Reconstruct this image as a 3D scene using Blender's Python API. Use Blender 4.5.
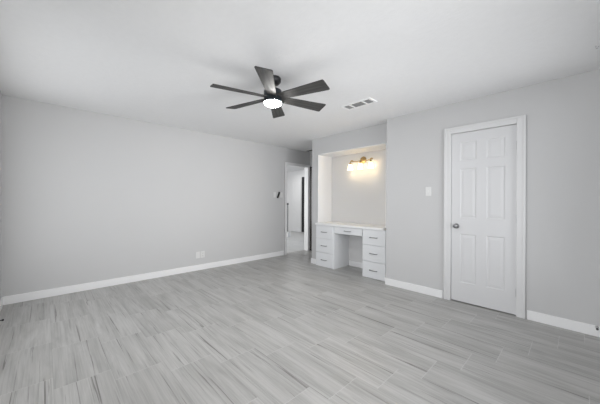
import bpy, bmesh, math, random
from mathutils import Vector, Matrix
random.seed(7)
for o in list(bpy.data.objects):
    bpy.data.objects.remove(o)
scene = bpy.context.scene
COL = scene.collection
PI = math.pi

# ------------------------------------------------------------------ camera
CAM_H = 1.2223
yaw = math.radians(46.201); roll = math.radians(0.25)
fw = Vector((-math.sin(yaw), math.cos(yaw), 0)); rt0 = Vector((math.cos(yaw), math.sin(yaw), 0)); up0 = Vector((0, 0, 1))
rt = rt0*math.cos(roll) + up0*math.sin(roll); up = up0*math.cos(roll) - rt0*math.sin(roll)
cd = bpy.data.cameras.new('camera'); cam = bpy.data.objects.new('camera', cd); COL.objects.link(cam)
m = Matrix((rt, up, -fw)).transposed().to_4x4(); m.translation = (0, 0, CAM_H)
cam.matrix_world = m
cd.sensor_width = 36; cd.lens = 36*266.07/600; cd.shift_y = -0.77/600; cd.clip_start = 0.02
scene.camera = cam

# ------------------------------------------------------------------ view, world, added lights
scene.view_settings.view_transform = 'Standard'
scene.view_settings.look = 'None'
scene.view_settings.gamma = 1
scene.view_settings.use_curve_mapping = False
scene.view_settings.exposure = 0.0
W = bpy.data.worlds.new('sky'); scene.world = W; W.use_nodes = True
W.node_tree.nodes['Background'].inputs[0].default_value = (0.75, 0.85, 1.0, 1)
W.node_tree.nodes['Background'].inputs[1].default_value = 0.6

def area(name, loc, aim, sx, sy, power, color=(1, 1, 1), spread=180):
    l = bpy.data.lights.new(name, 'AREA'); l.shape = 'RECTANGLE'; l.size = sx; l.size_y = sy
    l.energy = power; l.color = color; l.spread = math.radians(spread)
    o = bpy.data.objects.new(name, l); COL.objects.link(o); o.location = loc
    o.rotation_euler = Vector(aim).to_track_quat('-Z', 'Y').to_euler()
    return o
FAN_E, SCONCE_E, BULB_E = 150.0, 2.0, 36.0
area('fill_near', (-0.40, -0.37, 1.25), (0, 1, -0.35), 1.14, 1.8, 44, (0.985, 0.99, 1.0))  # added light behind the camera, tilted down to lift the right wall
area('fill_far', (-3.15, -0.37, 1.25), (0, 1, 0), 2.1, 1.8, 15.5, (0.97, 0.985, 1.0))  # weaker light added in an assumed window, no such source in view
area('fill_side', (0.47, 2.2, 1.25), (-1, 0, 0.08), 2.3, 1.8, 24, (0.985, 0.99, 1.0), 80)  # narrow-spread light added from the side, its window is assumed
area('hall_fill_top', (-7.0, 6.2, 2.40), (0, 0, -1), 1.2, 1.2, 14, (1, 0.99, 0.97))  # added overhead light to brighten the hall, no fixture in view
area('hall_fill_side', (-6.6, 2.48, 1.35), (0, 1, 0), 2.2, 1.8, 50, (1, 1, 1))  # added light that evens out hall walls and doorway jamb

# ------------------------------------------------------------------ materials
def nodes(name):
    mt = bpy.data.materials.new(name); mt.use_nodes = True
    nt = mt.node_tree; b = nt.nodes['Principled BSDF']
    return mt, nt, b
def mat(name, col, rough=0.5, metal=0.0, emit=0.0, ecol=None, bump=0.0, bscale=60, var=0.0, vscale=3, coat=0.0, spec=0.5):
    mt, nt, b = nodes(name)
    b.inputs['Base Color'].default_value = (*col, 1); b.inputs['Roughness'].default_value = rough
    b.inputs['Metallic'].default_value = metal; b.inputs['Specular IOR Level'].default_value = spec
    b.inputs['Coat Weight'].default_value = coat
    tc = nt.nodes.new('ShaderNodeTexCoord')
    if var:
        n = nt.nodes.new('ShaderNodeTexNoise'); n.inputs['Scale'].default_value = vscale; n.inputs['Detail'].default_value = 4
        nt.links.new(tc.outputs['Object'], n.inputs['Vector'])
        r = nt.nodes.new('ShaderNodeMapRange'); r.inputs['To Min'].default_value = 1-var; r.inputs['To Max'].default_value = 1+var
        nt.links.new(n.outputs['Fac'], r.inputs['Value'])
        mx = nt.nodes.new('ShaderNodeVectorMath'); mx.operation = 'SCALE'; mx.inputs[0].default_value = col
        nt.links.new(r.outputs[0], mx.inputs['Scale']); nt.links.new(mx.outputs[0], b.inputs['Base Color'])
    if bump:
        n = nt.nodes.new('ShaderNodeTexNoise'); n.inputs['Scale'].default_value = bscale; n.inputs['Detail'].default_value = 5
        nt.links.new(tc.outputs['Object'], n.inputs['Vector'])
        bp = nt.nodes.new('ShaderNodeBump'); bp.inputs['Strength'].default_value = bump; bp.inputs['Distance'].default_value = 0.004
        nt.links.new(n.outputs['Fac'], bp.inputs['Height']); nt.links.new(bp.outputs[0], b.inputs['Normal'])
    if emit:
        b.inputs['Emission Color'].default_value = (*(ecol or col), 1); b.inputs['Emission Strength'].default_value = emit
    return mt

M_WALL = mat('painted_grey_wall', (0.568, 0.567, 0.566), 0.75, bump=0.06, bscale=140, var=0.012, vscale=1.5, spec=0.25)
M_NICHE = mat('wall_grey_lamplit', (0.68, 0.675, 0.67), 0.7, bump=0.05, bscale=140, var=0.01, spec=0.25)  # wall grey lightened to stand in for light from the sconce
M_CEIL = mat('textured_white_ceiling', (0.85, 0.85, 0.85), 0.9, bump=0.55, bscale=26, var=0.02, vscale=20, spec=0.15)
M_TRIM = mat('white_trim_paint', (0.84, 0.84, 0.84), 0.35, bump=0.02, bscale=30, var=0.006)
M_DOOR = mat('white_door_paint', (0.655, 0.655, 0.66), 0.4, bump=0.03, bscale=50, var=0.006)
M_CASING = mat('white_casing_paint', (0.67, 0.67, 0.67), 0.4, bump=0.02, bscale=30, var=0.006)
M_CAB = mat('white_cabinet_paint', (0.76, 0.77, 0.78), 0.35, bump=0.02, bscale=50, var=0.006)
M_TOP = mat('white_countertop', (0.88, 0.88, 0.875), 0.42, var=0.003, vscale=12)
M_NICKEL = mat('dark_nickel', (0.23, 0.23, 0.235), 0.28, 1.0, var=0.05, vscale=30)
M_CHROME = mat('satin_chrome', (0.55, 0.55, 0.56), 0.3, 1.0, var=0.03, vscale=30)
M_BRASS = mat('aged_brass', (0.42, 0.30, 0.14), 0.32, 1.0, var=0.12, vscale=40)
M_BLACK = mat('matte_black_metal', (0.012, 0.013, 0.015), 0.4, 0.2, var=0.05, vscale=20)
M_HOUSING = mat('charcoal_metal', (0.035, 0.043, 0.05), 0.38, 0.5, var=0.05, vscale=20)
M_DARKDOOR = mat('espresso_door', (0.02, 0.015, 0.013), 0.25, var=0.15, vscale=8)
M_PLATE = mat('white_plastic_plate', (0.70, 0.70, 0.69), 0.3, var=0.004)
M_SLOT = mat('dark_slot', (0.03, 0.03, 0.03), 0.7, var=0.02)
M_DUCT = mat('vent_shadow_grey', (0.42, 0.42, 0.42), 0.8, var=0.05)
M_SLAT = mat('vent_slat_grey', (0.62, 0.62, 0.62), 0.5, var=0.02)
M_RUBBER = mat('grey_rubber', (0.12, 0.12, 0.12), 0.7, var=0.05)
M_LED = mat('lit_opal_lens', (1, 1, 1), 0.4, emit=FAN_E, ecol=(1.0, 0.985, 0.96), var=0.002)
M_HALLGLASS = mat('added_lamp_glass', (1, 1, 1), 0.4, emit=6, var=0.002)  # glow of the lamp added out of view in the hall
M_VENT = mat('white_vent_enamel', (0.9, 0.9, 0.9), 0.4, var=0.004)
M_BULB = mat('lit_bulb', (1, 0.9, 0.7), 0.4, emit=BULB_E, ecol=(1.0, 0.84, 0.58), var=0.002)

def shade_material():
    mt, nt, b = nodes('lit_frosted_glass')
    b.inputs['Base Color'].default_value = (1, 0.95, 0.85, 1); b.inputs['Roughness'].default_value = 0.4
    b.inputs['Transmission Weight'].default_value = 0.6
    g = nt.nodes.new('ShaderNodeTexCoord'); n = nt.nodes.new('ShaderNodeTexNoise'); n.inputs['Scale'].default_value = 25
    nt.links.new(g.outputs['Object'], n.inputs['Vector'])
    r = nt.nodes.new('ShaderNodeMapRange'); r.inputs['To Min'].default_value = SCONCE_E*0.8; r.inputs['To Max'].default_value = SCONCE_E*1.2
    nt.links.new(n.outputs['Fac'], r.inputs['Value']); nt.links.new(r.outputs[0], b.inputs['Emission Strength'])
    b.inputs['Emission Color'].default_value = (1.0, 0.80, 0.50, 1)
    return mt
M_SHADE = shade_material()

def glass_material():
    mt = bpy.data.materials.new('window_glass'); mt.use_nodes = True; nt = mt.node_tree; nt.nodes.clear()
    o = nt.nodes.new('ShaderNodeOutputMaterial'); mx = nt.nodes.new('ShaderNodeMixShader'); t = nt.nodes.new('ShaderNodeBsdfTransparent')
    g = nt.nodes.new('ShaderNodeBsdfGlossy'); g.inputs['Roughness'].default_value = 0.02; f = nt.nodes.new('ShaderNodeFresnel'); f.inputs[0].default_value = 1.45
    nt.links.new(f.outputs[0], mx.inputs[0]); nt.links.new(t.outputs[0], mx.inputs[1]); nt.links.new(g.outputs[0], mx.inputs[2]); nt.links.new(mx.outputs[0], o.inputs[0])
    return mt
M_GLASS = glass_material()

def math_node(nt, op, a, b=None, c=None):
    n = nt.nodes.new('ShaderNodeMath'); n.operation = op
    for i, v in enumerate((a, b, c)):
        if v is None: continue
        if hasattr(v, 'is_linked'): nt.links.new(v, n.inputs[i])
        else: n.inputs[i].default_value = v
    return n.outputs[0]

def tile_material(name, light, mid, dark, rough):
    """wood-look porcelain planks laid along X, quarter-stepped joints, pale grout"""
    ROW, LEN, STEP = 0.305, 0.640, 0.158
    mt, nt, b = nodes(name); L = nt.links
    tc = nt.nodes.new('ShaderNodeTexCoord'); sp = nt.nodes.new('ShaderNodeSeparateXYZ'); L.new(tc.outputs['Object'], sp.inputs[0])
    x, y = sp.outputs[0], sp.outputs[1]
    v = math_node(nt, 'DIVIDE', math_node(nt, 'SUBTRACT', y, 3.40), ROW)
    row = math_node(nt, 'FLOOR', v); fv = math_node(nt, 'SUBTRACT', v, row)
    u = math_node(nt, 'DIVIDE', math_node(nt, 'SUBTRACT', math_node(nt, 'SUBTRACT', x, 0.047), math_node(nt, 'MULTIPLY', row, STEP)), LEN)
    colm = math_node(nt, 'FLOOR', u); fu = math_node(nt, 'SUBTRACT', u, colm)
    dv = math_node(nt, 'MULTIPLY', math_node(nt, 'MINIMUM', fv, math_node(nt, 'SUBTRACT', 1.0, fv)), ROW)
    du = math_node(nt, 'MULTIPLY', math_node(nt, 'MINIMUM', fu, math_node(nt, 'SUBTRACT', 1.0, fu)), LEN)
    gu = math_node(nt, 'LESS_THAN', du, 0.0022); gv = math_node(nt, 'LESS_THAN', dv, 0.0012)
    idv = nt.nodes.new('ShaderNodeCombineXYZ'); L.new(colm, idv.inputs[0]); L.new(row, idv.inputs[1])
    wn = nt.nodes.new('ShaderNodeTexWhiteNoise'); wn.noise_dimensions = '2D'; L.new(idv.outputs[0], wn.inputs['Vector'])
    rnd = wn.outputs['Value']
    def streak(sx, sy, off, detail, dist):
        cv = nt.nodes.new('ShaderNodeCombineXYZ')
        L.new(math_node(nt, 'MULTIPLY', x, sx), cv.inputs[0]); L.new(math_node(nt, 'MULTIPLY', y, sy), cv.inputs[1])
        L.new(math_node(nt, 'MULTIPLY_ADD', rnd, 37.0, off), cv.inputs[2])
        n = nt.nodes.new('ShaderNodeTexNoise'); n.inputs['Scale'].default_value = 1; n.inputs['Detail'].default_value = detail
        n.inputs['Roughness'].default_value = 0.6; n.inputs['Distortion'].default_value = dist
        L.new(cv.outputs[0], n.inputs['Vector']); return n.outputs['Fac']
    def ramp(val, stops):
        r = nt.nodes.new('ShaderNodeValToRGB'); e = r.color_ramp.elements
        while len(e) < len(stops): e.new(0.5)
        for k, (p, c) in enumerate(stops): e[k].position = p; e[k].color = (*c, 1) if len(c) == 3 else c
        L.new(val, r.inputs[0]); return r.outputs[0]
    def mix(f, a, bb, mode='MIX'):
        n = nt.nodes.new('ShaderNodeMix'); n.data_type = 'RGBA'; n.blend_type = mode
        if hasattr(f, 'is_linked'): L.new(f, n.inputs[0])
        else: n.inputs[0].default_value = f
        for i, q in ((6, a), (7, bb)):
            if hasattr(q, 'is_linked'): L.new(q, n.inputs[i])
            else: n.inputs[i].default_value = (*q, 1)
        return n.outputs[2]
    broad = ramp(streak(1.3, 11, 0.0, 4, 0.5), [(0.30, mid), (0.62, light)])
    fine = ramp(streak(1.7, 80, 11.0, 5, 0.8), [(0.34, (0.80,)*3), (0.58, (1.0,)*3)])
    vein = ramp(streak(0.85, 50, 23.0, 4, 1.0), [(0.32, (1.0,)*3), (0.405, (0.0,)*3)])
    c = mix(0.8, broad, fine, 'MULTIPLY')
    c = mix(math_node(nt, 'MULTIPLY', vein, 0.82), c, dark)
    tone = math_node(nt, 'MULTIPLY_ADD', rnd, 0.11, 0.945)
    tv = nt.nodes.new('ShaderNodeVectorMath'); tv.operation = 'SCALE'; L.new(c, tv.inputs[0]); L.new(tone, tv.inputs['Scale'])
    c = mix(math_node(nt, 'MULTIPLY', gv, 0.55), tv.outputs[0], tuple(q*0.72 for q in mid))
    c = mix(math_node(nt, 'MULTIPLY', gu, 0.45), c, (0.60, 0.60, 0.59))
    L.new(c, b.inputs['Base Color']); b.inputs['Roughness'].default_value = rough; b.inputs['Specular IOR Level'].default_value = 0.4
    bp = nt.nodes.new('ShaderNodeBump'); bp.inputs['Strength'].default_value = 0.25; bp.inputs['Distance'].default_value = 0.002
    hgt = math_node(nt, 'SUBTRACT', 1.0, math_node(nt, 'MAXIMUM', gu, gv)); L.new(hgt, bp.inputs['Height']); L.new(bp.outputs[0], b.inputs['Normal'])
    return mt
M_FLOOR = tile_material('grey_wood_look_tile', (0.48, 0.475, 0.462), (0.35, 0.344, 0.333), (0.13, 0.122, 0.115), 0.36)
M_HALLFLOOR = tile_material('pale_hall_tile', (0.62, 0.62, 0.61), (0.55, 0.55, 0.54), (0.42, 0.42, 0.41), 0.4)

def blade_material():
    mt, nt, b = nodes('weathered_charcoal_wood'); L = nt.links
    tc = nt.nodes.new('ShaderNodeTexCoord'); mp = nt.nodes.new('ShaderNodeMapping'); mp.inputs['Scale'].default_value = (3, 60, 60)
    L.new(tc.outputs['Object'], mp.inputs[0]); n = nt.nodes.new('ShaderNodeTexNoise'); n.inputs['Scale'].default_value = 1; n.inputs['Detail'].default_value = 5
    L.new(mp.outputs[0], n.inputs['Vector']); r = nt.nodes.new('ShaderNodeValToRGB')
    r.color_ramp.elements[0].position = 0.35; r.color_ramp.elements[0].color = (0.035, 0.034, 0.033, 1)
    r.color_ramp.elements[1].position = 0.7; r.color_ramp.elements[1].color = (0.085, 0.083, 0.08, 1)
    L.new(n.outputs['Fac'], r.inputs[0]); L.new(r.outputs[0], b.inputs['Base Color']); b.inputs['Roughness'].default_value = 0.62; b.inputs['Specular IOR Level'].default_value = 0.3
    return mt
M_BLADE = blade_material()

# ------------------------------------------------------------------ mesh helpers
def box(bm, x0, x1, y0, y1, z0, z1, bev=0.0, seg=2):
    vs = [bm.verts.new(p) for p in ((x0, y0, z0), (x1, y0, z0), (x1, y1, z0), (x0, y1, z0), (x0, y0, z1), (x1, y0, z1), (x1, y1, z1), (x0, y1, z1))]
    fs = [bm.faces.new([vs[i] for i in q]) for q in ((3, 2, 1, 0), (4, 5, 6, 7), (0, 1, 5, 4), (1, 2, 6, 5), (2, 3, 7, 6), (3, 0, 4, 7))]
    if bev:
        es = list({e for f in fs for e in f.edges})
        bmesh.ops.bevel(bm, geom=es, offset=bev, segments=seg, affect='EDGES', profile=0.6)
    return bm
def lathe(bm, prof, seg=32, mtx=None, cap=True):
    """prof: list of (radius, z)"""
    mtx = mtx or Matrix()
    rings = []
    for r, z in prof:
        if r < 1e-6: rings.append([bm.verts.new(mtx @ Vector((0, 0, z)))])
        else: rings.append([bm.verts.new(mtx @ Vector((r*math.cos(2*PI*k/seg), r*math.sin(2*PI*k/seg), z))) for k in range(seg)])
    for a, b in zip(rings, rings[1:]):
        for k in range(seg):
            k2 = (k+1) % seg
            if len(a) == 1 and len(b) == 1: continue
            if len(a) == 1: bm.faces.new((a[0], b[k], b[k2]))
            elif len(b) == 1: bm.faces.new((a[k], b[0], a[k2]))
            else: bm.faces.new((a[k], b[k], b[k2], a[k2]))
    if cap:
        for ring in (rings[0], rings[-1]):
            if len(ring) > 1: bm.faces.new(ring)
    return bm
def tube(bm, pts, r, seg=10):
    pts = [Vector(p) for p in pts]; rings = []
    for i, p in enumerate(pts):
        d = (pts[min(i+1, len(pts)-1)] - pts[max(i-1, 0)]).normalized()
        a = d.orthogonal().normalized() if i == 0 else (prev - d*prev.dot(d)).normalized()
        prev = a; b = d.cross(a)
        rr = r[i] if isinstance(r, (list, tuple)) else r
        rings.append([bm.verts.new(p + rr*(a*math.cos(2*PI*k/seg) + b*math.sin(2*PI*k/seg))) for k in range(seg)])
    for A, B in zip(rings, rings[1:]):
        for k in range(seg): bm.faces.new((A[k], A[(k+1) % seg], B[(k+1) % seg], B[k]))
    bm.faces.new(rings[0]); bm.faces.new(rings[-1][::-1])
    return bm
def obj(name, bm, material, parent=None, smooth=False, origin=None):
    bmesh.ops.recalc_face_normals(bm, faces=bm.faces)
    if origin: bmesh.ops.translate(bm, verts=bm.verts, vec=-Vector(origin))
    me = bpy.data.meshes.new(name); bm.to_mesh(me); bm.free()
    me.materials.append(material)
    o = bpy.data.objects.new(name, me); COL.objects.link(o)
    if origin: o.location = origin
    if smooth:
        for p in me.polygons: p.use_smooth = True
        try: me.set_sharp_from_angle(angle=math.radians(40))
        except Exception: pass
    if parent:
        o.parent = parent
    return o
def tag(o, label, cat, group=None, kind=None):
    o['label'] = label; o['category'] = cat
    if group: o['group'] = group
    if kind: o['kind'] = kind
    return o
def thing(name, label, cat, loc=(0, 0, 0), group=None, kind=None):
    o = bpy.data.objects.new(name, None); COL.objects.link(o); o.location = loc; o.empty_display_size = 0.05
    return tag(o, label, cat, group, kind)
def boxes(*bs):
    bm = bmesh.new()
    for q in bs: box(bm, *q)
    return bm
def local(bm, root):                   # world-space mesh to root's local space
    bmesh.ops.translate(bm, verts=bm.verts, vec=-root.location); return bm
def struct(name, bm, material, label, cat, **k):
    return tag(obj(name, bm, material, **k), label, cat, kind='structure')

# ------------------------------------------------------------------ room shell
XL, YR, YN, YS, XE, H = -4.617, 3.645, 3.812, -0.36, 0.46, 2.44
XC = -1.954                      # end corner of the right wall
CX0, CX1 = -3.633, -3.475         # column left of the niche
NB, NT, NX1 = 4.21, 2.13, -2.045
PE = 4.77                        # passage end
DY0, DY1, DZ = 3.99, 4.70, 2.06  # doorway in the left wall
RX0, RX1, RZ = -1.10, -0.438, 2.075   # closet door opening in the right wall

struct('floor', boxes((XL-0.12, XE+0.15, YS-0.15, PE+0.15, -0.1, 0)), M_FLOOR, 'grey wood-look plank tile floor of the empty room', 'floor')
struct('floor_hall', boxes((-10.2, XL-0.12, 2.3, 9.0, -0.1, -0.002)), M_HALLFLOOR, 'pale tile floor of the bright hall seen through the open doorway', 'floor')
struct('ceiling', boxes((XL-0.12, XE+0.15, YS-0.15, PE+0.15, H, H+0.1)), M_CEIL, 'white textured ceiling over the empty room', 'ceiling')
struct('ceiling_hall', boxes((-10.2, XL-0.12, 2.3, 9.0, H, H+0.1)), M_CEIL, 'white ceiling of the hall beyond the doorway', 'ceiling')
struct('wall_left', boxes((XL-0.12, XL, YS-0.15, DY0, 0, H), (XL-0.12, XL, DY1, PE+0.15, 0, H), (XL-0.12, XL, DY0, DY1, DZ, H)), M_WALL,
       'long blank light grey wall on the left with the doorway at its far end', 'wall')
# south wall with openings for the added windows (behind the camera)
SWS = ((-4.25, -2.05, 0.3, 2.2), (-1.02, 0.22, 0.3, 2.2))
E0, E1 = YS-0.15, YS
struct('wall_south', boxes((XL-0.12, SWS[0][0], E0, E1, 0, H), (SWS[0][1], SWS[1][0], E0, E1, 0, H), (SWS[1][1], XE+0.15, E0, E1, 0, H),
       *[(w[0], w[1], E0, E1, 0, w[2]) for w in SWS], *[(w[0], w[1], E0, E1, w[3], H) for w in SWS]), M_WALL,
       'light grey wall with added windows, just in the left edge of the view', 'wall')
EW = (1.0, 3.4, 0.3, 2.2)
struct('wall_east', boxes((XE, XE+0.15, YS, EW[0], 0, H), (XE, XE+0.15, EW[1], PE, 0, H), (XE, XE+0.15, EW[0], EW[1], 0, EW[2]), (XE, XE+0.15, EW[0], EW[1], EW[3], H)), M_WALL,
       'light grey side wall out of view to the right', 'wall')
struct('wall_right', boxes((XC, RX0, YR, 3.80, 0, H), (RX1, XE, YR, 3.80, 0, H), (RX0, RX1, YR, 3.80, RZ, H), (XC, XE, 3.80, 3.86, 0, H)), M_WALL,
       'light grey wall on the right holding the white six-panel door', 'wall')
struct('wall_column', boxes((CX0, CX1, YN, PE, 0, H)), M_WALL, 'narrow pale column wall at the left of the desk niche', 'wall')
struct('wall_header', boxes((CX1, NX1, YN, NB+0.15, NT, H)), M_WALL, 'pale grey header wall above the desk niche', 'wall')
struct('wall_corner', boxes((NX1, XC, YN, NB+0.15, 0.812, H)), M_WALL, 'thin sliver of wall between the niche and the corner of the right wall', 'wall')
struct('wall_niche', boxes((CX1, XC, NB, NB+0.15, 0, NT)), M_NICHE, 'grey back wall of the desk niche with lamplight put into its colour, behind the wall light', 'wall')
struct('wall_passage', boxes((XL, CX0, PE, PE+0.15, 0, H)), M_WALL, 'short grey end wall of the passage beside the niche column', 'wall')
struct('wall_hall', boxes((-10.2, XL-0.12, 7.25, 7.4, 0, H), (-10.2, -10.05, 2.45, 7.25, 0, H), (-10.2, -7.75, 2.3, 2.45, 0, H), (-5.45, XL-0.12, 2.3, 2.45, 0, H), (-7.75, -5.45, 2.3, 2.45, 0, 0.4), (-7.75, -5.45, 2.3, 2.45, 2.3, H)), M_TRIM,
       'white walls of the bright hall beyond the doorway', 'wall')

BT, BH = 0.014, 0.098            # baseboards
def skirt(bm, x0, x1, y0, y1):
    box(bm, x0, x1, y0, y1, 0, BH, 0.003, 1)
def struct_skirts(name, rects, label):
    bm = bmesh.new()
    for r in rects: skirt(bm, *r)
    return struct(name, bm, M_TRIM, label, 'baseboard')
struct_skirts('baseboard_left', [(XL, XL+BT, YS, DY0-0.067)], 'white baseboard running along the long left wall')
struct_skirts('baseboard_south', [(XL+BT, XE, YS, YS+BT)], 'white baseboard of the south wall at the left edge')
struct_skirts('baseboard_right', [(XC-BT, RX0-0.077, YR-BT, YR), (RX1+0.077, XE, YR-BT, YR), (XC-BT, XC, YR, YN-0.06)], 'white baseboard along the right wall on both sides of the panelled door')
struct_skirts('baseboard_column', [(CX0-BT, -3.463, YN-BT, YN), (CX0-BT, CX0, YN, PE)], 'white baseboard wrapping the foot of the niche column')
struct_skirts('baseboard_niche', [(-3.018, -2.432, NB-BT, NB)], 'white baseboard inside the knee space under the desk')

t = 0.012                          # white lining of the niche
struct('trim_3', boxes((CX1-0.0, CX1+t, YN-0.004, NB, 0.813, NT), (NX1-t, NX1, YN-0.004, NB, 0.813, NT), (CX1, NX1, YN-0.004, NB, NT-t, NT)), M_TRIM,
       'white painted lining around the inside of the desk niche', 'niche lining')

def casing(name, axis, fixed, a0, a1, top, w, t, face, label):
    """mitre-free door casing: two legs and a head with a stepped inner bead; face=+-1 side it projects to"""
    bm = bmesh.new()
    def put(u0, u1, z0, z1, d):
        lo, hi = sorted((fixed, fixed+face*d))
        if axis == 'x': box(bm, u0, u1, lo, hi, z0, z1, 0.0025, 1)
        else: box(bm, lo, hi, u0, u1, z0, z1, 0.0025, 1)
    put(a0-w, a0, 0, top+w, t); put(a1, a1+w, 0, top+w, t); put(a0, a1, top, top+w, t)
    b = w*0.32                                      # raised outer band
    put(a0-w, a0-w+b, 0, top+w, t+0.006); put(a1+w-b, a1+w, 0, top+w, t+0.006); put(a0-w+b, a1+w-b, top+w-b, top+w, t+0.006)
    return bm
# closet door: casing, jamb, slab
bm = casing('', 'x', YR, RX0+0.012, RX1-0.012, RZ-0.012, 0.076, 0.014, -1, '')
box(bm, RX0, RX0+0.012, YR, 3.80, 0, RZ); box(bm, RX1-0.012, RX1, YR, 3.80, 0, RZ); box(bm, RX0, RX1, YR, 3.80, RZ-0.012, RZ)
box(bm, RX0+0.012, RX0+0.024, YR+0.05, YR+0.08, 0, RZ-0.012); box(bm, RX1-0.024, RX1-0.012, YR+0.05, YR+0.08, 0, RZ-0.012); box(bm, RX0+0.012, RX1-0.012, YR+0.05, YR+0.08, RZ-0.024, RZ-0.012)
struct('trim_1', bm, M_CASING, 'white casing around the six-panel door in the right wall', 'door casing')
def panel_door(name, x0, x1, y, z0, z1, xs, zs, material, label, thick=0.036):
    """six-panel slab whose face lies at y; xs / zs are lists of panel spans"""
    root = thing(name, label, 'door', (x0, y, z0), kind='structure')
    bm = bmesh.new()
    ux = [x0] + [q for p in xs for q in p] + [x1]; uz = [z0] + [q for p in zs for q in p] + [z1]
    V = {}
    def v(x, yy, z):
        k = (round(x, 5), round(yy, 5), round(z, 5))
        if k not in V: V[k] = bm.verts.new((x, yy, z))
        return V[k]
    def quad(*p): bm.faces.new([v(*q) for q in p])
    for i in range(len(ux)-1):
        for j in range(len(uz)-1):
            a, b, c, d = ux[i], ux[i+1], uz[j], uz[j+1]
            if i % 2 == 1 and j % 2 == 1:
                loops = [(0, 0), (0.007, 0.0045), (0.014, 0.0055), (0.040, 0.002)]    # sticking, groove, raised field
                R = [[(a+o, y+dd, c+o), (b-o, y+dd, c+o), (b-o, y+dd, d-o), (a+o, y+dd, d-o)] for o, dd in loops]
                for A, B in zip(R, R[1:]):
                    for k in range(4): quad(A[k], A[(k+1) % 4], B[(k+1) % 4], B[k])
                quad(*R[-1])
            else: quad((a, y, c), (b, y, c), (b, y, d), (a, y, d))
    for i in range(len(ux)-1):
        quad((ux[i], y, z0), (ux[i+1], y, z0), (ux[i+1], y+thick, z0), (ux[i], y+thick, z0)); quad((ux[i], y, z1), (ux[i+1], y, z1), (ux[i+1], y+thick, z1), (ux[i], y+thick, z1))
    for j in range(len(uz)-1):
        quad((x0, y, uz[j]), (x0, y, uz[j+1]), (x0, y+thick, uz[j+1]), (x0, y+thick, uz[j])); quad((x1, y, uz[j]), (x1, y, uz[j+1]), (x1, y+thick, uz[j+1]), (x1, y+thick, uz[j]))
    bm.faces.new([v(*q) for q in [(x, y+thick, z0) for x in ux] + [(x1, y+thick, z) for z in uz[1:]] + [(x, y+thick, z1) for x in ux[-2::-1]] + [(x0, y+thick, z) for z in uz[-2:0:-1]]])
    obj('door_slab', local(bm, root), material, root)
    return root
d1 = panel_door('door_1', RX0+0.0145, RX1-0.0145, YR+0.010, 0.012, RZ-0.015, [(-0.990, -0.822), (-0.722, -0.552)],
                [(0.245, 0.835), (1.03, 1.625), (1.725, 1.945)], M_DOOR, 'white closed six-panel door with dark round knob in the right wall')
kx, kz, ky = -1.028, 0.927, YR+0.010
bm = bmesh.new(); mt = Matrix.Translation((kx, ky, kz)) @ Matrix.Rotation(PI/2, 4, 'X')
lathe(bm, [(0, 0), (0.031, 0), (0.031, 0.004), (0.026, 0.008), (0.012, 0.010), (0.011, 0.028), (0.020, 0.034), (0.0265, 0.046), (0.0265, 0.055), (0.021, 0.063), (0.010, 0.066), (0, 0.0665)], 28, mt, cap=False)
obj('door_knob', local(bm, d1), M_NICKEL, d1, smooth=True)
bm = boxes((RX0+0.0125, RX0+0.0165, ky-0.004, ky+0.012, 0.895, 0.96))
obj('latch_plate', local(bm, d1), M_CHROME, d1)
for hz in (0.25, 1.04, 1.835):
    bm = bmesh.new(); hx = RX1-0.0132
    lathe(bm, [(0, -0.046), (0.0035, -0.045), (0.0055, -0.043), (0.0055, 0.043), (0.0035, 0.045), (0, 0.046)], 12, Matrix.Translation((hx, ky-0.006, hz)), cap=False)
    box(bm, hx-0.004, hx+0.0005, ky-0.002, ky+0.02, hz-0.043, hz+0.043)
    obj('hinge', local(bm, d1), M_CHROME, d1)
# doorway casing in the left wall
bm = casing('', 'y', XL, DY0+0.008, DY1-0.008, DZ-0.008, 0.062, 0.014, 1, '')
box(bm, XL-0.12, XL, DY0, DY0+0.008, 0, DZ); box(bm, XL-0.12, XL, DY1-0.008, DY1, 0, DZ); box(bm, XL-0.12, XL, DY0, DY1, DZ-0.008, DZ)
struct('trim_2', bm, M_TRIM, 'white casing around the open doorway at the end of the left wall', 'door casing')
# dark door closing the passage
d2 = thing('door_2', 'dark espresso door seen as a narrow strip beside the niche column', 'door', (-4.55, PE, 0), kind='structure')
bm = boxes((XL+0.015, CX0-0.1, PE-0.03, PE-0.001, 0.008, 2.07)); obj('door_slab', local(bm, d2), M_DARKDOOR, d2)
bm = bmesh.new(); lathe(bm, [(0, 0), (0.028, 0), (0.028, 0.006), (0.011, 0.010), (0.011, 0.03), (0.026, 0.045), (0.02, 0.06), (0, 0.064)], 20, Matrix.Translation((-3.85, PE-0.03, 0.95)) @ Matrix.Rotation(PI/2, 4, 'X'), cap=False)
obj('door_knob', local(bm, d2), M_NICKEL, d2, smooth=True)

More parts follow.
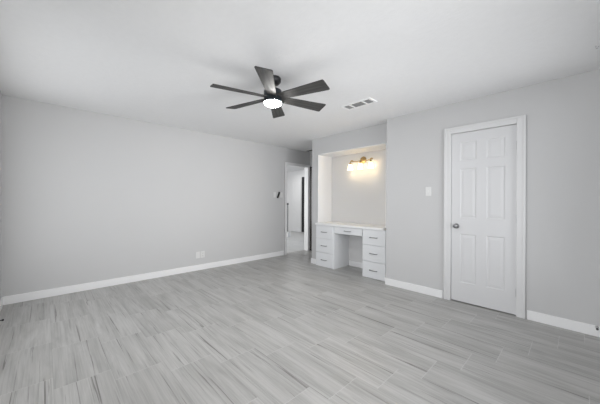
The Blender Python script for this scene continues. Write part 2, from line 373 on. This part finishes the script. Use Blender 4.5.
# unseen windows added for the room light (behind and beside the camera)
def window(name, axis, fixed0, fixed1, a0, a1, z0, z1, mull, label):
    root = thing(name, label, 'window', ((a0, fixed0, z0) if axis == 'x' else (fixed0, a0, z0)), kind='structure')
    def put(bm, u0, u1, w0, w1, f0, f1):
        if axis == 'x': box(bm, u0, u1, f0, f1, w0, w1)
        else: box(bm, f0, f1, u0, u1, w0, w1)
    bm = bmesh.new(); t = 0.05
    put(bm, a0, a0+t, z0, z1, fixed0, fixed1); put(bm, a1-t, a1, z0, z1, fixed0, fixed1)
    put(bm, a0+t, a1-t, z0, z0+t, fixed0, fixed1); put(bm, a0+t, a1-t, z1-t, z1, fixed0, fixed1)
    for k in range(1, mull):
        c = a0 + (a1-a0)*k/mull; put(bm, c-0.025, c+0.025, z0+t, z1-t, fixed0, fixed1)
    obj('window_frame', local(bm, root), M_TRIM, root)
    for k in range(mull):
        p0 = a0+t if k == 0 else a0+(a1-a0)*k/mull+0.025; p1 = a1-t if k == mull-1 else a0+(a1-a0)*(k+1)/mull-0.025
        bm = bmesh.new(); mid = (fixed0+fixed1)/2; put(bm, p0, p1, z0+t, z1-t, mid-0.002, mid+0.002)
        obj('pane', local(bm, root), M_GLASS, root)
    return root
window('window_1', 'x', YS-0.12, YS-0.07, *SWS[0], 2, 'unseen wide white-framed window added for light in the south wall, nearer the long left wall')
window('window_3', 'x', YS-0.12, YS-0.07, *SWS[1], 1, 'unseen narrow white-framed window added for light in the south wall right behind the camera')
window('window_2', 'y', XE+0.07, XE+0.12, *EW, 2, 'unseen white-framed window added for light in the side wall right of the camera')

# ------------------------------------------------------------------ hall beyond the doorway
window('window_4', 'x', 2.36, 2.41, -7.75, -5.45, 0.4, 2.3, 2, 'unseen white-framed window added for light in the side wall of the hall')  # invented window, carries the added hall side light
panel_door('door_3', -8.02, -7.47, 7.21, 0.01, 2.12, [(-7.93, -7.56)], [(0.15, 0.72), (0.84, 2.0)], M_TRIM, 'tall white panelled door at the end of the bright hall')
d4 = thing('door_4', 'black-framed glazed door beside the white hall door', 'door', (-7.40, 7.21, 0.0), kind='structure')
bm = boxes((-7.40, -7.24, 7.19, 7.24, 0.03, 2.16), (-7.24, -6.72, 7.19, 7.24, 2.05, 2.16), (-6.84, -6.72, 7.19, 7.24, 0.03, 2.05), (-7.24, -6.84, 7.19, 7.24, 0.03, 0.80))
obj('door_frame', local(bm, d4), M_BLACK, d4)
bm = boxes((-7.24, -6.84, 7.21, 7.216, 0.80, 2.05)); obj('pane', local(bm, d4), M_GLASS, d4)
rl = thing('stair_railing', 'black metal railing on a white curb inside the bright hall', 'railing', (-6.9, 6.0, 0))
bm = boxes((-7.75, -6.80, 5.96, 6.08, 0, 0.17)); obj('curb', local(bm, rl), M_TRIM, rl)
bm = boxes((-7.75, -6.86, 6.0, 6.04, 1.10, 1.15)); obj('handrail', local(bm, rl), M_BLACK, rl)
for q in (-6.88, -6.99, -7.1, -7.21, -7.32, -7.43, -7.54, -7.65):
    bm = boxes((q-0.009, q+0.009, 6.011, 6.029, 0.165, 1.105)); obj('baluster', local(bm, rl), M_BLACK, rl)
fl = thing('added_hall_lamp', 'unseen round flush ceiling lamp added to brighten the hall beyond the doorway', 'lamp', (-6.2, 4.2, H))  # invented fixture, put in to account for the bright hall
bm = bmesh.new(); lathe(bm, [(0, 0), (0.17, 0), (0.17, -0.03), (0.15, -0.035), (0, -0.036)], 32, cap=False); obj('lamp_base', bm, M_CHROME, fl, smooth=True)
bm = bmesh.new(); lathe(bm, [(0.15, -0.035), (0.14, -0.06), (0.09, -0.08), (0, -0.088)], 32, cap=False); obj('lamp_shade', bm, M_HALLGLASS, fl, smooth=True)

# ------------------------------------------------------------------ desk in the niche
YF = 3.760                       # drawer faces
def pull(parent, cx, y, cz, w=0.125):
    bm = bmesh.new(); y = y-0.0
    tube(bm, [(cx-w/2, y, cz), (cx-w/2, y-0.022, cz), (cx-w/2+0.006, y-0.028, cz), (cx, y-0.031, cz), (cx+w/2-0.006, y-0.028, cz), (cx+w/2, y-0.022, cz), (cx+w/2, y, cz)], [0.006, 0.005, 0.0055, 0.0055, 0.0055, 0.005, 0.006], 10)
    o = obj('handle', bm, M_NICKEL, parent, smooth=True)
    bmesh_loc = parent.matrix_basis.translation
    return o
def drawer(parent, x0, x1, z0, z1, yf, root):
    bm = boxes()
    box(bm, x0, x1, yf-0.018, yf, z0, z1, 0.003, 2)
    cx, cz = (x0+x1)/2, (z0+z1)/2
    o = obj('drawer', bm, M_CAB, parent)
    o.location = -root.location
    h = pull(o, cx, yf-0.018, cz)
    return o
def cabinet(label, x0, x1, dx0, dx1):
    root = thing('drawer_cabinet', label, 'cabinet', ((x0+x1)/2, YN, 0), group='white drawer cabinets under the niche counter')
    bm = boxes((x0, x1, YF, NB, 0.0, 0.775))
    obj('body', local(bm, root), M_CAB, root)
    for z0, z1 in ((0.006, 0.262), (0.271, 0.527), (0.536, 0.768)):
        drawer(root, dx0, dx1, z0, z1, YF, root)
    return root
cabinet('white three-drawer cabinet on the left side of the desk, beside the column', -3.461, -3.028, -3.455, -3.048)
cabinet('white three-drawer cabinet on the right side of the desk, against the grey wall', -2.432, -1.970, -2.424, -2.020)
kd = thing('desk_drawer', 'shallow white pencil drawer between the two desk cabinets above the knee space', 'drawer', (-2.73, YF, 0.65))
bm = boxes((-3.026, -2.434, YF+0.012, YF+0.40, 0.655, 0.775)); obj('drawer_box', local(bm, kd), M_CAB, kd)
drawer(kd, -3.020, -2.440, 0.652, 0.766, YF+0.012, kd)
ct = bmesh.new()
box(ct, CX1+0.002, NX1-0.002, YF-0.028, NB-0.001, 0.776, 0.812, 0.006, 3)
tag(obj('countertop', ct, M_TOP), 'white glossy countertop running across both desk cabinets in the niche', 'countertop')

# ------------------------------------------------------------------ vanity light in the niche
SZ = 1.965; SXc = -2.715
vl = thing('wall_sconce', 'brass three-light wall fixture glowing warm above the desk niche', 'wall light', (SXc, NB, SZ))
bm = bmesh.new(); lathe(bm, [(0, 0), (0.062, 0), (0.062, 0.006), (0.052, 0.014), (0.036, 0.02), (0.02, 0.036), (0.012, 0.06), (0, 0.064)], 32, Matrix.Translation((0, 0, 0.02)) @ Matrix.Rotation(PI/2, 4, 'X'), cap=False)
obj('backplate', bm, M_BRASS, vl, smooth=True)
LY = -0.105
arm = []
for k in range(41):
    s = -0.235 + 0.47*k/40
    arm.append((s, LY+0.035, 0.006*math.cos(s*2*PI/0.235) - 0.008 + 0.016*abs(s)/0.235))
bm = bmesh.new(); tube(bm, arm, 0.0075, 10); tube(bm, [(0, -0.03, 0.02), (0, LY+0.035, 0.0)], 0.009, 10)
for s in (-1, 1):                                         # scrolls
    tube(bm, [(s*(0.235-0.028*(1-math.cos(t))), LY+0.035, 0.005+0.02*math.sin(t)) for t in [q*PI/10 for q in range(14)]], 0.005, 8)
obj('arm', bm, M_BRASS, vl, smooth=True)
bm = bmesh.new(); lathe(bm, [(0, 0), (0.012, 0.002), (0.017, 0.014), (0.011, 0.026), (0.005, 0.036), (0, 0.044)], 20, Matrix.Translation((0, LY+0.03, 0.012)), cap=False)
obj('finial', bm, M_BRASS, vl, smooth=True)
for s in (-0.215, 0.0, 0.215):
    bm = bmesh.new(); tube(bm, [(s, LY+0.035, -0.002), (s, LY+0.012, 0.004), (s, LY, -0.008), (s, LY, -0.03)], 0.006, 8)
    lathe(bm, [(0, -0.02), (0.016, -0.022), (0.021, -0.034), (0.024, -0.056), (0.020, -0.060), (0, -0.060)], 24, Matrix.Translation((s, LY, 0)), cap=False)
    so = obj('socket_cup', bm, M_BRASS, vl, smooth=True)
    bm = bmesh.new(); lathe(bm, [(0.021, -0.050), (0.030, -0.060), (0.036, -0.085), (0.039, -0.115), (0.044, -0.140), (0.053, -0.158), (0.050, -0.158), (0.041, -0.140), (0.036, -0.115), (0.033, -0.085), (0.027, -0.063), (0.021, -0.053)], 32, Matrix.Translation((s, LY, 0)), cap=False)
    sh = obj('glass_shade', bm, M_SHADE, vl, smooth=True)
    bm = bmesh.new(); lathe(bm, [(0, -0.061), (0.012, -0.062), (0.014, -0.075), (0.024, -0.098), (0.026, -0.112), (0.020, -0.128), (0, -0.136)], 20, Matrix.Translation((s, LY, 0)), cap=False)
    obj('bulb', bm, M_BULB, sh, smooth=True)

# ------------------------------------------------------------------ ceiling fan
FX, FY = -2.095, 1.63; ZB = 2.247
fan = thing('ceiling_fan', 'dark grey six-blade ceiling fan with a lit round lamp', 'ceiling fan', (FX, FY, H))
bm = bmesh.new(); lathe(bm, [(0, 0), (0.078, 0), (0.08, -0.006), (0.078, -0.035), (0.06, -0.056), (0.03, -0.066), (0, -0.068)], 40, cap=False); obj('canopy', bm, M_BLACK, fan, smooth=True)
bm = bmesh.new(); lathe(bm, [(0, -0.06), (0.0165, -0.06), (0.0165, -0.115), (0, -0.115)], 20, cap=False); obj('downrod', bm, M_BLACK, fan, smooth=True)
bm = bmesh.new(); lathe(bm, [(0, -0.098), (0.022, -0.098), (0.026, -0.108), (0.06, -0.114), (0.084, -0.122), (0.09, -0.135), (0.09, -0.222), (0.092, -0.226), (0.092, -0.240), (0.088, -0.243), (0, -0.243)], 48, cap=False); obj('motor_housing', bm, M_HOUSING, fan, smooth=True)
bm = bmesh.new(); lathe(bm, [(0, -0.240), (0.0865, -0.2415), (0.082, -0.254), (0.068, -0.267), (0.045, -0.275), (0.02, -0.278), (0, -0.279)], 48, cap=False); obj('light_lens', bm, M_LED, fan, smooth=True)
PITCH = math.radians(13)
def blade_mesh():
    bm = bmesh.new(); out = []
    R0, R1, w0, w1, t = 0.080, 0.590, 0.046, 0.074, 0.0045
    pts = [(R0, -w0), (0.16, -w0-0.004), (R1-0.014, -w1), (R1-0.004, -w1+0.004), (R1, -w1+0.014), (R1, w1-0.014), (R1-0.004, w1-0.004), (R1-0.014, w1), (0.16, w0+0.004), (R0, w0)]
    lo = [bm.verts.new((x, y, -t)) for x, y in pts]; hi = [bm.verts.new((x, y, t)) for x, y in pts]
    bm.faces.new(lo[::-1]); bm.faces.new(hi)
    n = len(pts)
    for k in range(n): bm.faces.new((lo[k], lo[(k+1) % n], hi[(k+1) % n], hi[k]))
    bmesh.ops.bevel(bm, geom=[e for e in bm.edges if abs(e.verts[0].co.z-e.verts[1].co.z) < 1e-5], offset=0.002, segments=1, affect='EDGES')
    return bm
b0 = obj('blade', blade_mesh(), M_BLADE, fan)
A0 = 23.2978331977
for k in range(6):
    b = b0 if k == 0 else b0.copy()
    if k: COL.objects.link(b); b.parent = fan
    b.matrix_basis = Matrix.Translation((0, 0, ZB-H)) @ Matrix.Rotation(A0 + k*PI/3, 4, 'Z') @ Matrix.Rotation(-PITCH, 4, 'X')

# ------------------------------------------------------------------ ceiling register and passage grille
def register(label, x0, x1, y0, y1, sections, name='ceiling_vent', back=M_DUCT, slat=M_SLAT, n=5):
    root = thing(name, label, 'vent', ((x0+x1)/2, (y0+y1)/2, H))
    fr = 0.024; zt = H-0.009
    bm = bmesh.new()
    box(bm, x0, x1, y0, y0+fr, zt, H, 0.003, 1); box(bm, x0, x1, y1-fr, y1, zt, H, 0.003, 1)
    edges = [x0] + [q for s in sections for q in s] + [x1]
    for i in range(0, len(edges), 2): box(bm, edges[i], edges[i+1], y0+fr, y1-fr, zt, H)
    obj('frame', local(bm, root), M_VENT, root)
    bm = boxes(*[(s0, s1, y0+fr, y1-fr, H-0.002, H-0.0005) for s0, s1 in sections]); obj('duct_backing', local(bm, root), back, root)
    for i, (s0, s1) in enumerate(sections):
        for k in range(n):
            yy = y0+fr + (y1-y0-2*fr)*(k+0.5)/n
            bm = bmesh.new(); box(bm, s0, s1, -0.006, 0.006, -0.0006, 0.0006)
            bmesh.ops.rotate(bm, verts=bm.verts, cent=(0, 0, 0), matrix=Matrix.Rotation(math.radians(28), 3, 'X'))
            bmesh.ops.translate(bm, verts=bm.verts, vec=(0, yy, H-0.0055)); obj('louver', local(bm, root), slat, root)
    return root
register('white three-section air register in the ceiling right of the fan', -2.115, -1.685, 2.735, 2.915, [(-2.085, -2.000), (-1.980, -1.820), (-1.800, -1.715)])
register('dark return air grille in the passage ceiling by the doorway', -4.58, -4.25, 4.50, 4.66, [(-4.555, -4.275)], back=M_SLOT, slat=M_SLOT)
hk = bmesh.new(); tube(hk, [(0.096, 3.09, H+0.001), (0.096, 3.09, H-0.014), (0.099, 3.083, H-0.024), (0.104, 3.072, H-0.026), (0.108, 3.064, H-0.018)], 0.0028, 8)
tag(obj('ceiling_hook', hk, M_CHROME, smooth=True, origin=(0.096, 3.09, H)), 'tiny grey hook screwed into the ceiling at the right edge', 'hook')

# ------------------------------------------------------------------ plates, switches, stops
sw = thing('light_switch', 'white single switch plate on the right wall left of the panelled door', 'light switch', (-1.358, YR, 1.358))
bm = bmesh.new(); box(bm, -0.035, 0.035, -0.006, 0, -0.058, 0.058, 0.003, 2); obj('plate', bm, M_PLATE, sw)
bm = bmesh.new(); box(bm, -0.005, 0.005, -0.016, -0.006, -0.003, 0.012, 0.0015, 1); obj('toggle', bm, M_PLATE, sw)
for z in (-0.03, 0.03):
    bm = bmesh.new(); lathe(bm, [(0, 0), (0.0035, 0), (0.003, 0.0015), (0, 0.002)], 12, Matrix.Translation((0, -0.0058, z)) @ Matrix.Rotation(PI/2, 4, 'X'), cap=False); obj('screw', bm, M_CHROME, sw)
def left_plate(name, label, cat, yc, zc, w, h, group=None):
    r = thing(name, label, cat, (XL, yc, zc), group); bm = bmesh.new(); box(bm, 0, 0.006, -w/2, w/2, -h/2, h/2, 0.003, 2); obj('plate', bm, M_PLATE, r); return r
for yc, lb in ((3.655, 'white switch plate on the left wall, farther from the doorway than the black remote'), (3.838, 'white switch plate on the left wall between black remote and doorway casing')):
    r = left_plate('light_switch', lb, 'light switch', yc, 1.362, 0.075, 0.118)
    bm = bmesh.new(); box(bm, 0.0055, 0.010, -0.016, 0.016, -0.032, 0.032, 0.002, 1); obj('rocker', bm, M_PLATE, r)
rm = thing('fan_remote', 'black remote tilted in a wall cradle between two switch plates by the doorway', 'remote', (XL, 3.745, 1.358))
bm = bmesh.new(); box(bm, 0, 0.014, -0.024, 0.024, -0.03, 0.03, 0.003, 1); obj('cradle', bm, M_PLATE, rm)
bm = bmesh.new(); box(bm, 0.0145, 0.030, -0.021, 0.021, -0.072, 0.072, 0.005, 2)
bmesh.ops.rotate(bm, verts=bm.verts, cent=(0, 0, 0), matrix=Matrix.Rotation(math.radians(-24), 3, 'X')); obj('handset', bm, M_BLACK, rm)
left_plate('wall_plate', 'blank white wall plate low on the left wall, left of the outlet', 'wall plate', 1.945, 0.27, 0.074, 0.116)
ol = left_plate('wall_outlet', 'white duplex outlet low on the left wall, right of the blank plate', 'outlet', 2.03, 0.27, 0.074, 0.116)
for z in (-0.022, 0.022):
    bm = bmesh.new(); box(bm, 0.005, 0.008, -0.017, 0.017, z-0.015, z+0.015, 0.002, 1); so = obj('socket', bm, M_PLATE, ol)
    for yy in (-0.007, 0.007):
        bm = bmesh.new(); box(bm, 0.0075, 0.0084, yy-0.0015, yy+0.0015, z-0.005, z+0.006); obj('slot', bm, M_SLOT, so)
def door_stop(label, loc, d, mrod, mtip, ln=0.075):
    r = thing('door_stop', label, 'door stop', loc)
    mt = Vector(d).to_track_quat('Z', 'Y').to_matrix().to_4x4()
    bm = bmesh.new(); lathe(bm, [(0, 0), (0.013, 0), (0.012, 0.004), (0.006, 0.008), (0.0045, 0.010), (0.0045, ln), (0, ln)], 16, mt, cap=False); obj('rod', bm, mrod, r, smooth=True)
    bm = bmesh.new(); lathe(bm, [(0, ln-0.001), (0.009, ln), (0.0095, ln+0.010), (0.007, ln+0.014), (0, ln+0.015)], 16, mt, cap=False); obj('rubber_tip', bm, mtip, r, smooth=True)
door_stop('black door stop on the baseboard at the left edge of the view', (-3.84, YS+BT, 0.062), (0, 1, 0), M_BLACK, M_BLACK, 0.05)
door_stop('grey-tipped door stop on the right wall baseboard at the right edge', (0.126, YR-BT, 0.088), (0, -1, 0), M_CHROME, M_RUBBER, 0.05)
